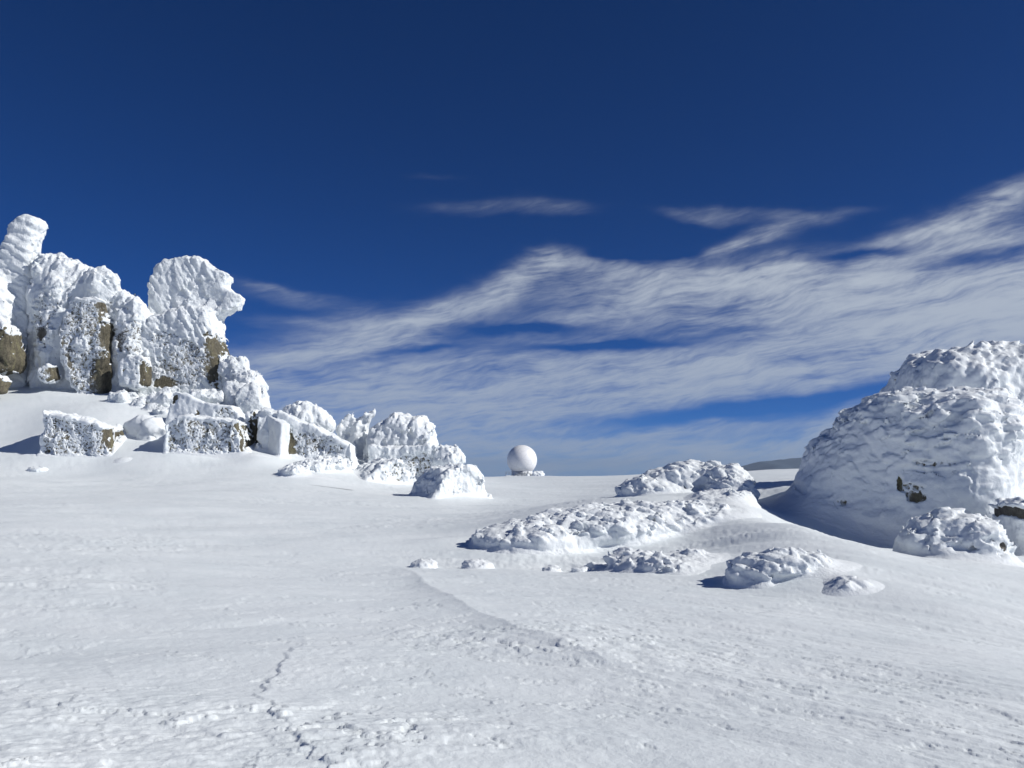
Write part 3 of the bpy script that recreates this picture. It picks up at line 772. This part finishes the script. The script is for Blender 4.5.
cmb = N(t, 'ShaderNodeCombineXYZ'); t.links.new(az, cmb.inputs[0]); t.links.new(el, cmb.inputs[1])
AE = cmb.outputs[0]
def ae(px, py):
    x, y, z = P(px, py, 1.0); return math.atan2(x, y), math.atan2(z, math.hypot(x, y))
def warp(vec, sc, amt, stretch=(1, 1, 1)):
    mp = N(t, 'ShaderNodeMapping'); mp.inputs['Scale'].default_value = stretch; t.links.new(vec, mp.inputs['Vector'])
    n = N(t, 'ShaderNodeTexNoise'); n.inputs['Scale'].default_value = sc; n.inputs['Detail'].default_value = 3; t.links.new(mp.outputs[0], n.inputs['Vector'])
    s = N(t, 'ShaderNodeVectorMath', operation='SUBTRACT'); s.inputs[1].default_value = (.5, .5, .5); t.links.new(n.outputs['Color'], s.inputs[0])
    k = N(t, 'ShaderNodeVectorMath', operation='SCALE'); k.inputs['Scale'].default_value = amt; t.links.new(s.outputs[0], k.inputs[0])
    a = N(t, 'ShaderNodeVectorMath', operation='ADD'); t.links.new(vec, a.inputs[0]); t.links.new(k.outputs[0], a.inputs[1]); return a.outputs[0]
AW = warp(warp(AE, 6, .022, (1, 2.5, 1)), 22, .016, (1, 2.5, 1))
def blob(px, py, sx, sy, rot, amp, src=AW):
    a, e = ae(px, py)
    mp = N(t, 'ShaderNodeMapping', vector_type='TEXTURE'); mp.inputs['Location'].default_value = (a, e, 0)
    mp.inputs['Rotation'].default_value = (0, 0, R(rot)); mp.inputs['Scale'].default_value = (sx / FOC, sy / FOC, 1)
    t.links.new(src, mp.inputs['Vector'])
    l = N(t, 'ShaderNodeVectorMath', operation='LENGTH'); t.links.new(mp.outputs[0], l.inputs[0])
    q = mth('MULTIPLY', l.outputs['Value'], l.outputs['Value']); q = mth('MULTIPLY', q, -1)
    return mth('MULTIPLY', mth('EXPONENT', q), amp)
def streak(rot, sx, sy, scale, detail=7, rough=.6, dist=.4, src=AE):
    mp = N(t, 'ShaderNodeMapping'); mp.inputs['Rotation'].default_value = (0, 0, R(-rot)); t.links.new(src, mp.inputs['Vector'])
    m2 = N(t, 'ShaderNodeMapping'); m2.inputs['Scale'].default_value = (sx, sy, 1); t.links.new(mp.outputs[0], m2.inputs['Vector'])
    return noise(t, m2.outputs[0], scale, detail, rough, dist)
tot = None
for b_ in [(1240,215,170,40,14,.8),(1220,300,200,45,6,.85),(1450,280,260,50,4,.8),(1250,420,260,30,3,.6),(40,420,200,30,-4,.45),(300,352,110,20,12,.5),(390,334,100,20,16,.7),(400,450,260,34,0,.35),(475,298,75,15,20,.65),(543,262,26,12,10,.7),(525,275,40,10,15,.4),(602,268,44,9,-6,.5),(650,286,110,20,4,.7),(770,283,120,24,3,.75),(790,262,40,8,8,.4),
           (900,280,120,18,3,.7),(970,218,62,17,16,.75),(1012,194,26,10,22,.55),(925,228,45,10,6,.5),(900,243,40,6,2,.35),(990,240,60,9,4,.5),(620,318,150,13,6,.5),(970,308,140,24,4,.75),(850,312,150,16,4,.6),
           (420,374,240,18,3,.65),(640,374,230,18,4,.8),(860,352,200,20,6,.8),(1000,345,120,20,6,.65),(520,404,260,16,2,.7),(360,412,200,26,0,.65),(700,395,150,8,7,.35),
           (650,350,420,70,3,.28),(700,445,420,34,0,.28),(420,447,200,26,0,.55),(560,442,120,9,3,.45),(700,427,100,5,2,.45),(760,452,200,9,2,.6),(620,464,400,16,0,.75),(560,448,300,26,0,.3),(950,420,90,20,4,.35),
           (838,424,38,12,38,.8),(812,440,26,10,30,.6),(480,208,90,11,1,.27),(430,178,50,5,0,.18),(560,205,50,12,0,.2),(735,212,75,8,-8,.30),(700,216,45,7,-10,.22),(755,238,55,8,12,.62),(735,246,40,4,4,.35),(835,210,45,5,0,.25),
           (290,296,80,10,-8,.30),(262,283,40,4,-12,.22),(310,322,80,6,0,.25),
           (525,330,70,6,3,-.7),(590,345,50,4,3,-.4),(640,345,90,4,2,-.35),(805,322,110,5,5,-.4),(700,308,90,4,-4,-.3),(850,254,80,6,2,-.55),(960,258,80,5,4,-.5),(650,254,60,6,2,-.5),
           (700,416,230,9,7,-.5),(880,388,90,8,8,-.4),(600,434,120,4,3,-.35),(470,402,60,3,3,-.35),(360,360,60,4,8,-.3),(420,350,40,3,4,-.35),(800,440,100,3,3,-.35)]:
    v = blob(*b_); tot = v if tot is None else mth('ADD', tot, v)
AW2 = warp(AE, 10, .03, (1, 2.0, 1))
s1 = streak(8, 2.2, 17, 3.0, 4, .5, .3, AW2); s2 = streak(34, 7, 30, 3.0, 4, .5, .5, AW2); s3 = streak(3, 3.5, 50, 3.0, 4, .5, .2, AW2); s4 = streak(4, 12, 26, 3.0, 6, .6, .5, AW2)
s6 = streak(14, 6, 120, 3.0, 4, .6, .15, AW2)
def cen(v, k): return mth('MULTIPLY', mth('SUBTRACT', v, .5), k)
tex = mth('ADD', mth('ADD', cen(s1, 2.0), cen(s2, .6)), mth('ADD', cen(s3, .9), mth('ADD', cen(s4, .8), cen(s6, .9))))
s5 = streak(15, 19, 34, 1.0, 5, .6, .3, AW2)
hi = N(t, 'ShaderNodeMapRange', interpolation_type='SMOOTHSTEP'); t.links.new(el, hi.inputs[0]); hi.inputs[1].default_value = .12; hi.inputs[2].default_value = .24; hi.inputs[3].default_value = .3; hi.inputs[4].default_value = 1.5
tex = mth('ADD', tex, mth('MULTIPLY', mth('SUBTRACT', s5, .5), hi.outputs[0]))
pos = mth('POWER', mth('MAXIMUM', mth('MULTIPLY', tot, .82), 0), 1.5)
cov = mth('DIVIDE', mth('MULTIPLY', pos, 1.25), mth('ADD', pos, .55))
al = mth('MULTIPLY', cov, mth('ADD', mth('MULTIPLY', tex, .66), .84))
mr = N(t, 'ShaderNodeMapRange', interpolation_type='SMOOTHERSTEP'); t.links.new(al, mr.inputs[0])
mr.inputs[1].default_value = -.12; mr.inputs[2].default_value = 1.15; mr.inputs[3].default_value = -.006; mr.inputs[4].default_value = .9
mr.clamp = True
al2 = mth('MAXIMUM', mth('MULTIPLY', mth('SUBTRACT', mr.outputs[0], .004), mth('MINIMUM', mth('MULTIPLY', pos, 14), 1)), 0)
alpha = al2
# cloud colour: greyer low down, whiter high on the right
mr2 = N(t, 'ShaderNodeMapRange'); t.links.new(el, mr2.inputs[0]); mr2.inputs[1].default_value = 0; mr2.inputs[2].default_value = .28
CK = 1 / .07
ccol = N(t, 'ShaderNodeMix', data_type='RGBA'); t.links.new(mr2.outputs[0], ccol.inputs[0])
ccol.inputs[6].default_value = (.29 * CK, .36 * CK, .49 * CK, 1); ccol.inputs[7].default_value = (.56 * CK, .61 * CK, .67 * CK, 1)
# deep high altitude blue
tint = N(t, 'ShaderNodeMix', data_type='RGBA', blend_type='MULTIPLY'); tint.inputs[0].default_value = 1
t.links.new(sky.outputs[0], tint.inputs[6]); tint.inputs[7].default_value = (.24, .60, 1.04, 1)
mixc = N(t, 'ShaderNodeMix', data_type='RGBA'); t.links.new(alpha, mixc.inputs[0])
t.links.new(tint.outputs[2], mixc.inputs[6]); t.links.new(ccol.outputs[2], mixc.inputs[7])
t.links.new(mixc.outputs[2], bg.inputs['Color'])

# ------------------------------------------------------------------ camera and output
cd = bpy.data.cameras.new('camera'); cd.sensor_width = 36; cd.lens = 36 * FOC / 1024; cd.clip_start = .05; cd.clip_end = 60000
co = bpy.data.objects.new('camera', cd); COL.objects.link(co); co.rotation_euler = (R(90) + PITCH, 0, 0)
scene.camera = co
vs = scene.view_settings; vs.view_transform = 'Standard'; vs.look = 'None'; vs.exposure = 0; vs.gamma = 1; vs.use_curve_mapping = False
cy = scene.cycles; cy.max_bounces = 6; cy.diffuse_bounces = 3
